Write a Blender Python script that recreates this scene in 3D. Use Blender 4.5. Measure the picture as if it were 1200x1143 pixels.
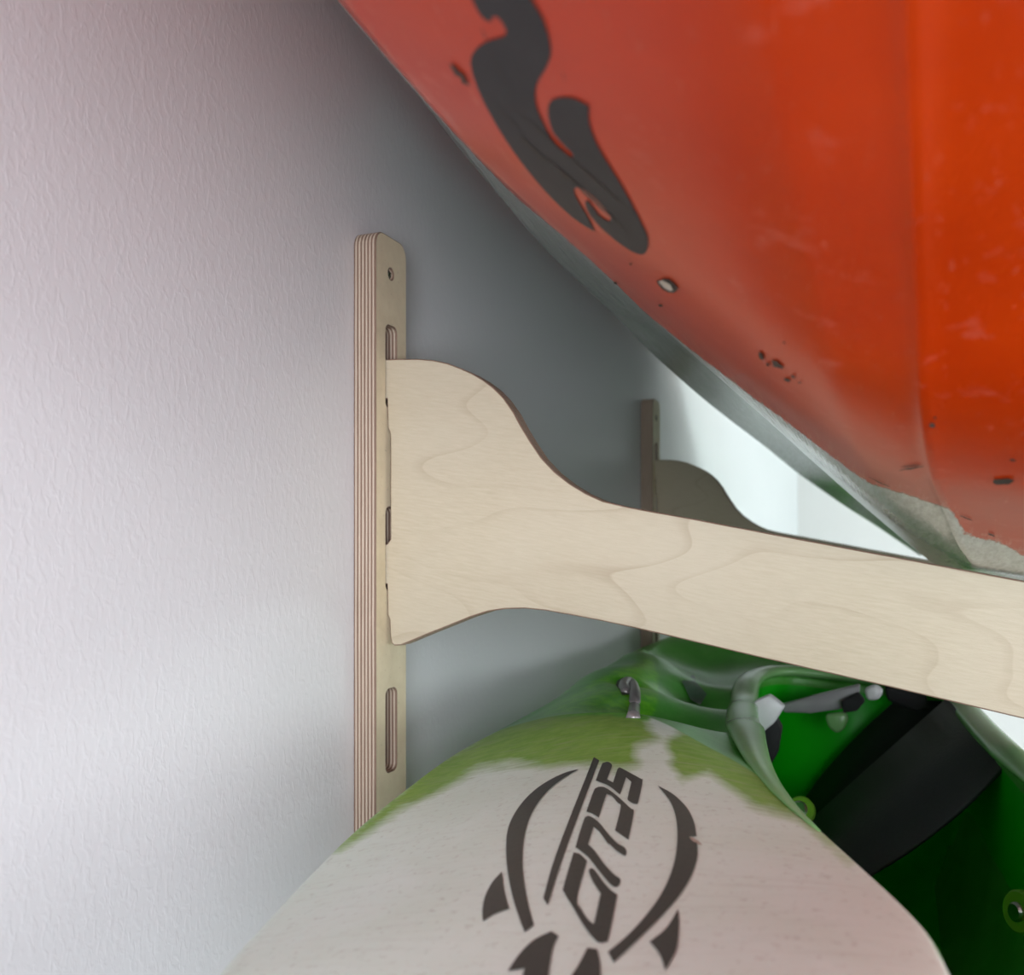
import bpy, bmesh, math, random
import numpy as np
from mathutils import Vector
from mathutils.bvhtree import BVHTree
from mathutils.geometry import delaunay_2d_cdt

for o in list(bpy.data.objects): bpy.data.objects.remove(o)
S = bpy.context.scene
C = S.collection

# ------------------------------------------------------------------ camera
F, PX, PY = 1150.0, 600.0, 649.0           # focal length in pixels, principal column, horizon row
YAW = math.radians(21.9); CA, SA = math.cos(YAW), math.sin(YAW)
CX, H = 0.361, 1.30
cd = bpy.data.cameras.new('camera'); cam = bpy.data.objects.new('camera', cd); C.objects.link(cam)
cam.location = (CX, 0, H); cam.rotation_euler = (math.pi/2, 0, YAW)
cd.sensor_width = 36; cd.lens = F/1200*36; cd.shift_y = (PY-571.5)/1200
cd.clip_start = 0.01
cd.dof.use_dof = True; cd.dof.focus_distance = 0.60; cd.dof.aperture_fstop = 11
S.camera = cam

# ------------------------------------------------------------------ world, lights, exposure
w = bpy.data.worlds.new('world'); S.world = w; w.use_nodes = True
w.node_tree.nodes['Background'].inputs[0].default_value = (0.75, 0.87, 1, 1)
w.node_tree.nodes['Background'].inputs[1].default_value = 1.0
S.view_settings.view_transform = 'Standard'; S.view_settings.look = 'None'
S.view_settings.exposure = 0.0; S.view_settings.gamma = 1; S.view_settings.use_curve_mapping = False

def area(name, loc, target, sx, sy, power, col):
    l = bpy.data.lights.new(name, 'AREA'); l.shape = 'RECTANGLE'; l.size = sx; l.size_y = sy
    l.energy = power; l.color = col
    o = bpy.data.objects.new(name, l); C.objects.link(o); o.location = loc
    o.rotation_euler = (Vector(target)-Vector(loc)).to_track_quat('-Z', 'Y').to_euler()
    return o
# daylight entering through the three window openings of the room
area('daylight_back', (1.45, -2.30, 1.10), (1.45, 0, 1.10), 1.5, 1.6, 114, (0.91, 0.93, 1.0))
area('daylight_side', (3.30, -0.15, 1.40), (0, -0.15, 1.40), 0.9, 0.6, 17, (0.93, 0.97, 1.0))
area('daylight_far', (3.30, 2.70, 1.60), (0, 2.70, 1.60), 1.3, 1.5, 68, (0.84, 1.0, 0.94))

# ------------------------------------------------------------------ pixel <-> point
def at(u, v, y):
    """point on the plane y=const seen at pixel (u, v)"""
    k = (u-PX)/F
    X = y*(k*CA-SA)/(CA+k*SA)
    D = -X*SA + y*CA
    return Vector((CX+X, y, H-(v-PY)*D/F))
def ray(u, v):
    k = (u-PX)/F; m = -(v-PY)/F
    return Vector((k*CA-SA, CA+k*SA, m)).normalized()
def project(co):
    X = co[:, 0]-CX; Y = co[:, 1]; Z = co[:, 2]-H
    D = -X*SA + Y*CA; R = X*CA + Y*SA
    D = np.where(D > 0.03, D, 0.03)
    return PX+F*R/D, PY-F*Z/D
EYE = Vector((CX, 0, H))

# ------------------------------------------------------------------ node helpers
class NT:
    def __init__(s, name):
        s.m = bpy.data.materials.new(name); s.m.use_nodes = True
        s.t = s.m.node_tree; s.b = s.t.nodes['Principled BSDF']
    def n(s, typ, **kw):
        nd = s.t.nodes.new(typ)
        for k, v in kw.items():
            if k.startswith('_'): setattr(nd, k[1:], v)
            else:
                key = int(k[1:]) if k[0] == 'i' and k[1:].isdigit() else k.replace('__', ' ')
                s.put(nd.inputs[key], v)
        return nd
    def put(s, sock, v):
        if hasattr(v, 'is_linked') or isinstance(v, bpy.types.NodeSocket): s.t.links.new(v, sock)
        else: sock.default_value = v
    def set(s, key, v): s.put(s.b.inputs[key], v)
    def coords(s, scale=(1, 1, 1), rot=(0, 0, 0)):
        tc = s.n('ShaderNodeTexCoord'); mp = s.n('ShaderNodeMapping')
        s.t.links.new(tc.outputs['Object'], mp.inputs[0])
        mp.inputs['Scale'].default_value = scale; mp.inputs['Rotation'].default_value = rot
        return mp.outputs[0]
    def noise(s, vec, scale, detail=3, rough=.5, dist=0):
        nd = s.n('ShaderNodeTexNoise'); s.put(nd.inputs['Vector'], vec)
        nd.inputs['Scale'].default_value = scale; nd.inputs['Detail'].default_value = detail
        nd.inputs['Roughness'].default_value = rough; nd.inputs['Distortion'].default_value = dist
        return nd.outputs['Fac']
    def ramp(s, fac, stops, interp='LINEAR'):
        nd = s.n('ShaderNodeValToRGB'); s.put(nd.inputs[0], fac); cr = nd.color_ramp; cr.interpolation = interp
        while len(cr.elements) < len(stops): cr.elements.new(0.5)
        for e, (p, c) in zip(cr.elements, stops):
            e.position = p; e.color = (c, c, c, 1) if isinstance(c, (int, float)) else (*c, 1)
        return nd.outputs[0]
    def mix(s, fac, a, b, mode='MIX'):
        nd = s.n('ShaderNodeMix'); nd.data_type = 'RGBA'; nd.blend_type = mode
        s.put(nd.inputs[0], fac)
        for i, v in ((6, a), (7, b)):
            s.put(nd.inputs[i], (*v, 1) if isinstance(v, tuple) else v)
        return nd.outputs[2]
    def math(s, op, a, b=0.0, c=0.0, clamp=False):
        nd = s.n('ShaderNodeMath'); nd.operation = op; nd.use_clamp = clamp
        for i, v in enumerate((a, b, c)): s.put(nd.inputs[i], v)
        return nd.outputs[0]
    def attr(s, name):
        nd = s.n('ShaderNodeAttribute'); nd.attribute_name = name; return nd.outputs['Fac']
    def bump(s, h, dist=.001, strength=1.0, normal=None):
        nd = s.n('ShaderNodeBump'); s.put(nd.inputs['Height'], h)
        nd.inputs['Distance'].default_value = dist; nd.inputs['Strength'].default_value = strength
        if normal is not None: s.put(nd.inputs['Normal'], normal)
        return nd.outputs[0]

def lin(r, g, b):
    f = lambda c: (c/255/12.92) if c/255 <= .04045 else ((c/255+.055)/1.055)**2.4
    return (f(r), f(g), f(b))

def simple(name, col, rough=.5, metal=0, bumpscale=None, bumpd=.0003, spec=None, vary=.12):
    m = NT(name); v = m.coords()
    n = m.noise(v, bumpscale or 60, 4)
    d = tuple(c*(1-vary) for c in col)
    m.set('Base Color', m.mix(n, d, tuple(min(1, c*(1+vary)) for c in col)))
    m.set('Roughness', rough); m.set('Metallic', metal)
    if spec is not None: m.set('Specular IOR Level', spec)
    m.set('Normal', m.bump(n, bumpd))
    return m.m

# --- wall: roller-textured emulsion
m = NT('wall_paint')
v1 = m.coords((1, 1, .60), (math.radians(12), 0, 0)); a = m.ramp(m.noise(v1, 230, 2, .5, .5), [(.45, 0.), (.80, 1.)]); b = m.noise(v1, 75, 2, .5)
v2 = m.coords(); sp = m.noise(v2, 38, 2, .5)
lump = m.ramp(sp, [(.73, 0.0), (.80, 1.0)])
hgt = m.math('ADD', m.math('MULTIPLY', a, .7), m.math('MULTIPLY', b, .45))
hgt = m.math('ADD', hgt, m.math('MULTIPLY', lump, .9))
m.set('Base Color', m.mix(m.noise(v2, 3, 3), (.69, .70, .72), (.75, .755, .78)))
m.set('Roughness', .42); m.set('Specular IOR Level', .42)
m.set('Normal', m.bump(hgt, .0005, .34))
M_WALL = m.m
M_FAR = simple('far_wall_paint', (.80, .80, .78), .7, 0, 120, .0004, vary=.02)
M_CEIL = simple('ceiling_paint', (.80, .80, .79), .8, 0, 90, .0004, vary=.02)
M_FLOOR = simple('concrete_floor', (.14, .14, .135), .7, 0, 9, .001)
M_FRAME = simple('window_frame_white', (.78, .78, .78), .4, vary=.02)
m = NT('window_glass'); m.set('Roughness', .02); m.set('Transmission Weight', 1.0); m.set('IOR', 1.45)
m.set('Base Color', (1, 1, 1, 1)); M_GLASS = m.m

# --- birch plywood
def ply_face(name, rot, tint=(1, 1, 1), grain=1.0):
    m = NT(name); v = m.coords((1, 1, 1), rot)
    st = m.n('ShaderNodeMapping'); m.put(st.inputs[0], v); st.inputs['Scale'].default_value = (1, 1, 2.6)
    warp = m.n('ShaderNodeTexNoise'); m.put(warp.inputs['Vector'], st.outputs[0]); warp.inputs['Scale'].default_value = 3.2
    warp.inputs['Detail'].default_value = 2
    # contour lines of a slow noise read as the cathedral figure of a rotary cut veneer
    f = m.math('FRACT', m.math('MULTIPLY', warp.outputs['Fac'], 13))
    line = m.ramp(f, [(0, .0), (.80, .10), (.93, .8), (.97, 1.0), (1.0, .0)])
    mod = m.ramp(m.noise(v, 9, 2), [(.40, .05), (.68, 1.0)])
    line = m.math('MULTIPLY', line, mod)
    fm = m.n('ShaderNodeMapping'); m.put(fm.inputs[0], v); fm.inputs['Scale'].default_value = (1, 1, 9)
    fib = m.noise(fm.outputs[0], 70, 4, .65)
    fine = m.noise(fm.outputs[0], 320, 2, .6)
    base = m.mix(m.ramp(fib, [(.3, 0.), (.7, 1.)]), (.455*tint[0], .39*tint[1], .275*tint[2]), (.525*tint[0], .46*tint[1], .335*tint[2]))
    base = m.mix(m.ramp(m.noise(v, 7, 2), [(.35, 0.), (.7, .5)]), base, (.54*tint[0], .485*tint[1], .375*tint[2]))
    base = m.mix(m.math('MULTIPLY', line, .36*grain), base, (.27, .185, .11))
    base = m.mix(m.ramp(fine, [(.66, 0.), (.75, .35)]), base, (.28, .21, .14))
    m.set('Base Color', base); m.set('Roughness', .55); m.set('Specular IOR Level', .3)
    m.set('Normal', m.bump(m.math('ADD', fib, fine), .00016, .6))
    return m.m
def ply_edge(name, axis, t0, t, layers=13):
    m = NT(name); v = m.coords(); sx = m.n('ShaderNodeSeparateXYZ'); m.put(sx.inputs[0], v)
    sn = m.n('ShaderNodeMapping'); m.put(sn.inputs[0], v)
    sn.inputs['Scale'].default_value = (1, 1, .06) if axis == 'X' else (.25, 1, .25)
    wob = m.math('MULTIPLY', m.math('SUBTRACT', m.noise(sn.outputs[0], 160, 2), .5), .55)
    q = m.math('MULTIPLY', m.math('SUBTRACT', sx.outputs[axis], t0), layers/t)
    q = m.math('ADD', q, wob)
    par = m.math('PINGPONG', m.math('ADD', q, .5), 1.0)      # alternates light / dark plies
    dark = m.ramp(par, [(.30, 0.), (.62, 1.)])
    fib = m.noise(sn.outputs[0], 500, 3, .7)
    lightc = m.mix(fib, (.44, .34, .25), (.66, .56, .45)); darkc = m.mix(fib, (.13, .075, .05), (.30, .20, .14))
    m.set('Base Color', m.mix(dark, lightc, darkc)); m.set('Roughness', .7)
    m.set('Normal', m.bump(m.math('ADD', m.math('MULTIPLY', dark, -.6), fib), .0003, .8))
    return m.m
T = .018
M_FACE_ARM = ply_face('birch_ply_face', (0, math.radians(-9), 0))
M_EDGE_ARM = ply_edge('birch_ply_edge', 'Y', 0, .015, 11)
M_FACE_UP = ply_face('birch_ply_upright_face', (0, math.radians(90), 0), (1.45, 1.45, 1.40), .35)
M_EDGE_UP = ply_edge('birch_ply_upright_edge', 'X', 0, T, 13)
M_SCREW = simple('screw_steel', (.30, .28, .26), .34, .9)
M_BOLT = simple('stainless_steel', (.55, .55, .54), .3, 1)

# --- kayak plastics
def scratches(m, v, sc=(60, 2.2, 60), rot=(0, 0, .2)):
    mp = m.n('ShaderNodeMapping'); m.put(mp.inputs[0], v); mp.inputs['Scale'].default_value = sc; mp.inputs['Rotation'].default_value = rot
    return m.noise(mp.outputs[0], 6, 4, .7)
m = NT('orange_polyethylene'); v = m.coords()
n1 = m.noise(v, 9, 4, .6); n2 = m.noise(v, 55, 4, .6); n3 = scratches(m, v)
org = m.mix(m.ramp(n1, [(.35, 0.), (.65, 1.)]), (.42, .026, .0010), (.50, .037, .0013))
org = m.mix(m.ramp(n2, [(.60, 0.), (.85, .30)]), org, (.70, .25, .20))
org = m.mix(m.ramp(n3, [(.62, 0.), (.75, .30)]), org, (.62, .22, .15))
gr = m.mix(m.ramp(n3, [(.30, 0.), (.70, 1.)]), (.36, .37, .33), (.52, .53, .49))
grey_reflection = m.attr('grey_reflection')  # grey edge zone: glossy reflection painted into the hull colour
wf = m.math('ADD', grey_reflection, m.math('MULTIPLY', m.math('SUBTRACT', n3, .5), .10))
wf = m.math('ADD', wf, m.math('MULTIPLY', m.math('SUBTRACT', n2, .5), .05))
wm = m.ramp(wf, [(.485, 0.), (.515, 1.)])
scuff = m.math('MULTIPLY', m.ramp(m.attr('grey_reflection'), [(.30, 0.), (.5, 1.)]), m.ramp(n3, [(.5, 0.), (.62, .55)]))
col = m.mix(scuff, org, (.60, .30, .23))
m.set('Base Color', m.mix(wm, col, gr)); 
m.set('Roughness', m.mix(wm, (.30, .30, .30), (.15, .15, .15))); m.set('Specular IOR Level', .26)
bh = m.math('ADD', m.math('MULTIPLY', n3, m.math('ADD', m.math('MULTIPLY', wm, .7), .06)), m.math('MULTIPLY', n1, .5))
m.set('Normal', m.bump(bh, .0010, .7))
M_ORANGE = m.m

m = NT('marbled_green_white_polyethylene'); v = m.coords()
n1 = m.noise(v, 14, 5, .65, .4); n2 = m.noise(v, 90, 4, .6); n3 = scratches(m, v, (2.5, 45, 20), (0, 0, .15)); n4 = m.noise(v, 260, 3, .6)
cream = m.mix(m.ramp(n1, [(.35, 0.), (.65, 1.)]), (.77, .88, .78), (.83, .93, .86))
cream = m.mix(m.ramp(n3, [(.52, 0.), (.75, .18)]), cream, (.45, .45, .38))
cream = m.mix(m.ramp(n4, [(.58, 0.), (.72, .30)]), cream, (.36, .33, .27))
grn = m.mix(m.ramp(n2, [(.35, 0.), (.65, 1.)]), (.20, .40, .04), (.28, .48, .08))
grn = m.mix(m.ramp(n3, [(.50, 0.), (.68, .6)]), grn, (.36, .43, .24))
g2 = m.mix(m.ramp(n2, [(.4, 0.), (.6, 1.)]), (.08, .46, .006), (.17, .60, .010))       # fresh unfaded green
deck = m.mix(m.ramp(n1, [(.35, 0.), (.65, 1.)]), (.05, .34, .025), (.11, .44, .07))
j = m.math('ADD', m.math('MULTIPLY', m.math('SUBTRACT', n3, .5), .22), m.math('MULTIPLY', m.math('SUBTRACT', n1, .5), .5))
gm = m.ramp(m.math('ADD', m.attr('green'), j), [(.40, 0.), (.62, 1.)])
fm_ = m.ramp(m.math('ADD', m.attr('fresh'), m.math('MULTIPLY', j, .4)), [(.46, 0.), (.54, 1.)])
dm = m.ramp(m.attr('deck'), [(.42, 0.), (.58, 1.)])
c = m.mix(gm, cream, grn); c = m.mix(dm, c, deck); c = m.mix(fm_, c, g2)
m.set('Base Color', c)
m.set('Roughness', m.mix(dm, (.50, .50, .50), (.30, .30, .30))); m.set('Specular IOR Level', .3)
m.set('Normal', m.bump(m.math('ADD', m.math('MULTIPLY', n4, .3), m.math('MULTIPLY', n3, .3)), .0005, m.math('SUBTRACT', 1.0, m.math('MULTIPLY', dm, .85)) if False else .6))
M_GREEN = m.m
m = NT('green_tub'); v = m.coords(); n1 = m.noise(v, 7, 3)
m.set('Base Color', m.mix(n1, (.004, .42, .004), (.006, .58, .006))); m.set('Roughness', .35)
m.set('Specular IOR Level', .3); M_TUB = m.m
M_RIM = simple('green_rim', (.20, .43, .16), .25, 0, 30, .0002)
M_BRIGHT = simple('bright_green_washer', (.18, .42, .03), .35)
M_BLACKPRINT = simple('black_print', (.032, .028, .028), .42, 0, 500, .0001, vary=.5)
M_GREYPRINT = simple('charcoal_print', (.034, .029, .029), .5, 0, 40, .0001, vary=.2, spec=.15)
M_GOUGE = simple('dark_gouge', (.05, .035, .025), .8, 0, 200, .0005, vary=.5)
M_PALE = simple('pale_gouge', (.50, .42, .34), .7, 0, 200, .0005)
M_WEB = simple('black_webbing', (.030, .030, .034), .55, 0, 400, .0004, vary=.3)
M_FOAM = simple('black_foam', (.012, .013, .014), .8, 0, 300, .0004)
M_GREYP = simple('grey_plastic', (.34, .34, .35), .35)
M_WHITEP = simple('pale_plastic', (.66, .67, .68), .3)
M_CORD = simple('grey_metal_hook', (.26, .24, .24), .3, .5)
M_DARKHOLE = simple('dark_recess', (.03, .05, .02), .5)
M_HATCH = simple('dark_green_plate', (.08, .16, .10), .4)

# ------------------------------------------------------------------ object helpers
def link(name, me, mats, parent=None, smooth=True):
    o = bpy.data.objects.new(name, me); C.objects.link(o)
    for mt in (mats if isinstance(mats, (list, tuple)) else [mats]): me.materials.append(mt)
    if smooth: me.shade_smooth()
    if parent: o.parent = parent
    return o
def from_bm(name, bm, mats, parent=None, smooth=True):
    me = bpy.data.meshes.new(name); bmesh.ops.recalc_face_normals(bm, faces=bm.faces); bm.to_mesh(me); bm.free()
    return link(name, me, mats, parent, smooth)
def tag(o, label, cat, group=None):
    o['label'] = label; o['category'] = cat
    if group: o['group'] = group
    return o
def structure(o): o['kind'] = 'structure'; return o
def empty(name, loc=(0, 0, 0)):
    o = bpy.data.objects.new(name, None); C.objects.link(o); o.location = loc; o.empty_display_size = .05; return o
def addbox(bm, a, b, bev=0):
    vs = [bm.verts.new((x, y, z)) for x in (a[0], b[0]) for y in (a[1], b[1]) for z in (a[2], b[2])]
    for f in ((0, 1, 3, 2), (4, 6, 7, 5), (0, 4, 5, 1), (2, 3, 7, 6), (0, 2, 6, 4), (1, 5, 7, 3)): bm.faces.new([vs[i] for i in f])
    if bev:
        es = list({e for v in vs for e in v.link_edges})
        bmesh.ops.bevel(bm, geom=es, offset=bev, segments=2, affect='EDGES', profile=.5)
def box(name, a, b, mat, parent=None, bev=0):
    bm = bmesh.new(); addbox(bm, a, b, bev); return from_bm(name, bm, mat, parent, False)
def spline(pts, n=8, closed=True):
    """Catmull-Rom; a point written (x, y, 1) is a sharp corner"""
    P = [Vector((*p[:2], 0)) for p in pts]; K = [len(p) > 2 and p[2] == 1 for p in pts]; N = len(P); out = []
    for i in range(N if closed else N-1):
        p1, p2 = P[i], P[(i+1) % N]
        p0 = P[i-1] if (closed or i > 0) else p1; p3 = P[(i+2) % N] if (closed or i < N-2) else p2
        if K[i]: p0 = p1
        if K[(i+1) % N]: p3 = p2
        if K[i] and K[(i+1) % N]: out.append((p1.x, p1.y)); continue
        for s in range(n):
            t = s/n
            q = .5*((2*p1)+(p2-p0)*t+(2*p0-5*p1+4*p2-p3)*t*t+(3*p1-p0-3*p2+p3)*t**3)
            out.append((q.x, q.y))
    if not closed: out.append((P[-1].x, P[-1].y))
    return out
def cdt(outline, holes=(), grid=None):
    vs = [Vector(p[:2]) for p in outline]; n = len(vs); es = [(i, (i+1) % n) for i in range(n)]
    for h in holes:
        k = len(vs); vs += [Vector(p[:2]) for p in h]; es += [(k+i, k+(i+1) % len(h)) for i in range(len(h))]
    if grid:
        xs = [p[0] for p in outline]; ys = [p[1] for p in outline]
        gx = np.arange(min(xs), max(xs), grid); gy = np.arange(min(ys), max(ys), grid)
        vs += [Vector((x+.01*grid, y+.013*grid)) for x in gx for y in gy]
    r = delaunay_2d_cdt(vs, es, [], 0, 1e-7)
    V, Fc = r[0], r[2]
    def inside(p, poly):
        c = False; j = len(poly)-1
        for i in range(len(poly)):
            a, b = poly[i], poly[j]
            if (a[1] > p[1]) != (b[1] > p[1]) and p[0] < (b[0]-a[0])*(p[1]-a[1])/(b[1]-a[1])+a[0]: c = not c
            j = i
        return c
    fs = []
    for f in Fc:
        cx = sum(V[i][0] for i in f)/len(f); cy = sum(V[i][1] for i in f)/len(f)
        if inside((cx, cy), outline) and not any(inside((cx, cy), h) for h in holes): fs.append(f)
    return V, fs
def poly_area(p): return .5*sum(p[i-1][0]*p[i][1]-p[i][0]*p[i-1][1] for i in range(len(p)))
def offset(poly, d):
    """move outline points inwards by d (outline counter-clockwise)"""
    n = len(poly); out = []
    for i in range(n):
        a = Vector(poly[i-1][:2]); b = Vector(poly[i][:2]); c = Vector(poly[(i+1) % n][:2])
        n1 = (b-a).normalized(); n2 = (c-b).normalized()
        t = (n1+n2); t = t.normalized() if t.length > 1e-6 else n1
        nrm = Vector((-t.y, t.x)); k = max(.5, nrm.dot(Vector((-n1.y, n1.x))))
        out.append(tuple(b+nrm*(d/k)))
    return out
def plate(name, outline, holes, t, to3, mats, parent=None, ch=.0008):
    """flat plate of thickness t with softened edges; to3(a, b, depth) -> xyz"""
    if poly_area(outline) < 0: outline = outline[::-1]
    holes = [h if poly_area(h) < 0 else h[::-1] for h in holes]
    me = bpy.data.meshes.new(name); V = []; Fs = []; MI = []
    rings = [outline]+list(holes); ins = [offset(r, ch) for r in rings]
    v2, f2 = cdt(ins[0], ins[1:])
    for dep in (0, t):
        k = len(V); V += [to3(p[0], p[1], dep) for p in v2]
        for f in f2: Fs.append([k+i for i in (f if dep == 0 else f[::-1])]); MI.append(0)
    for r, q in zip(rings, ins):
        n = len(r); k = len(V); mid = [tuple((Vector(a)*.3+Vector(b)*.7)) for a, b in zip(q, r)]
        seq = ((q, 0), (mid, ch*.3), (r, ch), (r, t-ch), (mid, t-ch*.3), (q, t))
        for pts, d in seq: V += [to3(p[0], p[1], d) for p in pts]
        for s in range(5):
            for i in range(n):
                a = k+s*n+i; b = k+s*n+(i+1) % n
                Fs.append([a, b, b+n, a+n]); MI.append(1)
    me.from_pydata(V, [], Fs); me.update()
    bm = bmesh.new(); bm.from_mesh(me); bmesh.ops.remove_doubles(bm, verts=bm.verts, dist=1e-6)
    bm.to_mesh(me); bm.free()
    o = link(name, me, mats, parent, False)
    MI2 = [0]*len(me.polygons)
    for i, p in enumerate(me.polygons):
        p.material_index = MI[i] if i < len(MI) and len(MI) == len(me.polygons) else (0 if len(p.vertices) == 3 else 1)
    bm = bmesh.new(); bm.from_mesh(me); bmesh.ops.recalc_face_normals(bm, faces=bm.faces); bm.to_mesh(me); bm.free()
    return o
def tube(name, pts, r, mat, parent=None, seg=10, closed=False, flat=1.0, up=Vector((0, 0, 1))):
    pts = [Vector(p) for p in pts]; n = len(pts); bm = bmesh.new(); rings = []
    for i, p in enumerate(pts):
        a = pts[i-1] if (closed or i > 0) else p; b = pts[(i+1) % n] if (closed or i < n-1) else p
        d = (b-a).normalized(); s = d.cross(up); s = s.normalized() if s.length > 1e-4 else Vector((1, 0, 0)); u2 = s.cross(d)
        rr = r[i] if isinstance(r, (list, tuple)) else r
        rings.append([bm.verts.new(p+s*(rr*math.cos(2*math.pi*k/seg))+u2*(rr*flat*math.sin(2*math.pi*k/seg))) for k in range(seg)])
    for i in range(n if closed else n-1):
        A, B = rings[i], rings[(i+1) % n]
        for k in range(seg): bm.faces.new((A[k], A[(k+1) % seg], B[(k+1) % seg], B[k]))
    if not closed: bm.faces.new(rings[0]); bm.faces.new(rings[-1])
    return from_bm(name, bm, mat, parent)
def smooth3(pts, n=6, closed=False):
    P = [Vector(p) for p in pts]; N = len(P); out = []
    for i in range(N if closed else N-1):
        p1, p2 = P[i], P[(i+1) % N]; p0 = P[i-1] if (closed or i > 0) else p1; p3 = P[(i+2) % N] if (closed or i < N-2) else p2
        for s in range(n):
            t = s/n; out.append(.5*((2*p1)+(p2-p0)*t+(2*p0-5*p1+4*p2-p3)*t*t+(3*p1-p0-3*p2+p3)*t**3))
    if not closed: out.append(P[-1])
    return out
def sdf(u, v, poly):
    """signed distance in px, positive inside"""
    P = np.array([p[:2] for p in poly], float); Q = np.roll(P, -1, 0)
    best = np.full(u.shape, 1e9); ins = np.zeros(u.shape, bool)
    for a, b in zip(P, Q):
        e = b-a; t = np.clip(((u-a[0])*e[0]+(v-a[1])*e[1])/(e@e+1e-9), 0, 1)
        best = np.minimum(best, np.hypot(u-a[0]-t*e[0], v-a[1]-t*e[1]))
        if abs(b[1]-a[1]) > 1e-9:
            c = ((a[1] > v) != (b[1] > v)) & (u < (b[0]-a[0])*(v-a[1])/(b[1]-a[1])+a[0]); ins ^= c
    return np.where(ins, best, -best)
def paint(me, name, polys, soft=40.):
    n = len(me.vertices); co = np.empty(n*3); me.vertices.foreach_get('co', co); co = co.reshape(-1, 3)
    u, v = project(co); s = np.full(n, -1e9)
    for p in polys: s = np.maximum(s, sdf(u, v, p))
    a = me.attributes.new(name, 'FLOAT', 'POINT'); a.data.foreach_set('value', np.clip(.5+s/soft, 0, 1).astype(np.float32))
def decal(name, outline, bvh, mat, parent, grid=9, off=.00035, thick=.0004):
    """a printed or gouged mark: its outline laid onto the hull surface and given its own thickness"""
    V, fs = cdt(outline, (), grid); pts = []
    for p in V:
        hit, nrm, *_ = bvh.ray_cast(EYE, ray(p[0], p[1]), 5)
        if hit is None: pts.append(None); continue
        d = (EYE-hit).normalized()
        if nrm.dot(d) < 0: nrm = -nrm
        pts.append((hit+nrm*off, nrm))
    me = bpy.data.meshes.new(name); idx = {}; vs = []; Fs = []
    for f in fs:
        if any(pts[i] is None for i in f): continue
        for i in f:
            if i not in idx: idx[i] = len(vs); vs.append(pts[i][0])
        Fs.append([idx[i] for i in f])
    if not Fs: return None
    me.from_pydata(vs, [], Fs); me.update()
    bm = bmesh.new(); bm.from_mesh(me); bmesh.ops.recalc_face_normals(bm, faces=bm.faces); bm.to_mesh(me); bm.free()
    return link(name, me, mat, parent)

# ------------------------------------------------------------------ room shell
Y0, Y1, XR, ZC = -2.2, 3.64, 3.2, 2.5
structure(box('wall_left', (-.12, Y0, 0), (0, Y1, ZC), M_WALL))
structure(box('wall_far', (-.12, Y1, 0), (XR+.12, Y1+.12, ZC), M_FAR))
structure(box('floor', (-.12, Y0-.12, -.1), (XR+.12, Y1+.12, 0), M_FLOOR))
structure(box('ceiling', (-.12, Y0-.12, ZC), (XR+.12, Y1+.12, ZC+.1), M_CEIL))
def holed_wall(name, lo, hi, openings, fixed, thick, axis):
    bm = bmesh.new()
    def b(a0, a1, z0, z1):
        if a1-a0 < 1e-4 or z1-z0 < 1e-4: return
        if axis == 'x': addbox(bm, (a0, fixed, z0), (a1, fixed+thick, z1))
        else: addbox(bm, (fixed, a0, z0), (fixed+thick, a1, z1))
    cur = lo
    for a0, a1, z0, z1 in openings:
        b(cur, a0, 0, ZC); b(a0, a1, 0, z0); b(a0, a1, z1, ZC); cur = a1
    b(cur, hi, 0, ZC)
    return structure(from_bm(name, bm, M_CEIL, None, False))
W1 = (.65, 2.25, .25, 1.95); W2 = (-.65, .35, 1.08, 1.72); W3 = (2.05, 3.35, .85, 2.35)
holed_wall('wall_back', -.12, XR+.12, [W1], Y0-.12, .12, 'x')
holed_wall('wall_right', Y0, Y1, [W2, W3], XR, .12, 'y')
def window(name, o, axis, fixed):
    root = structure(empty(name, (0, 0, 0))); a0, a1, z0, z1 = o; w = .05
    bm = bmesh.new()
    for A, B, P, Q in ((a0, a1, z0, z0+w), (a0, a1, z1-w, z1), (a0, a0+w, z0+w, z1-w), (a1-w, a1, z0+w, z1-w), ((a0+a1)/2-w/2, (a0+a1)/2+w/2, z0+w, z1-w)):
        if axis == 'x': addbox(bm, (A, fixed, P), (B, fixed+.05, Q), .004)
        else: addbox(bm, (fixed, A, P), (fixed+.05, B, Q), .004)
    from_bm('window_frame', bm, M_FRAME, root, False)
window('window_1', W1, 'x', Y0-.08); window('window_2', W2, 'y', XR+.03); window('window_3', W3, 'y', XR+.03)

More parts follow.
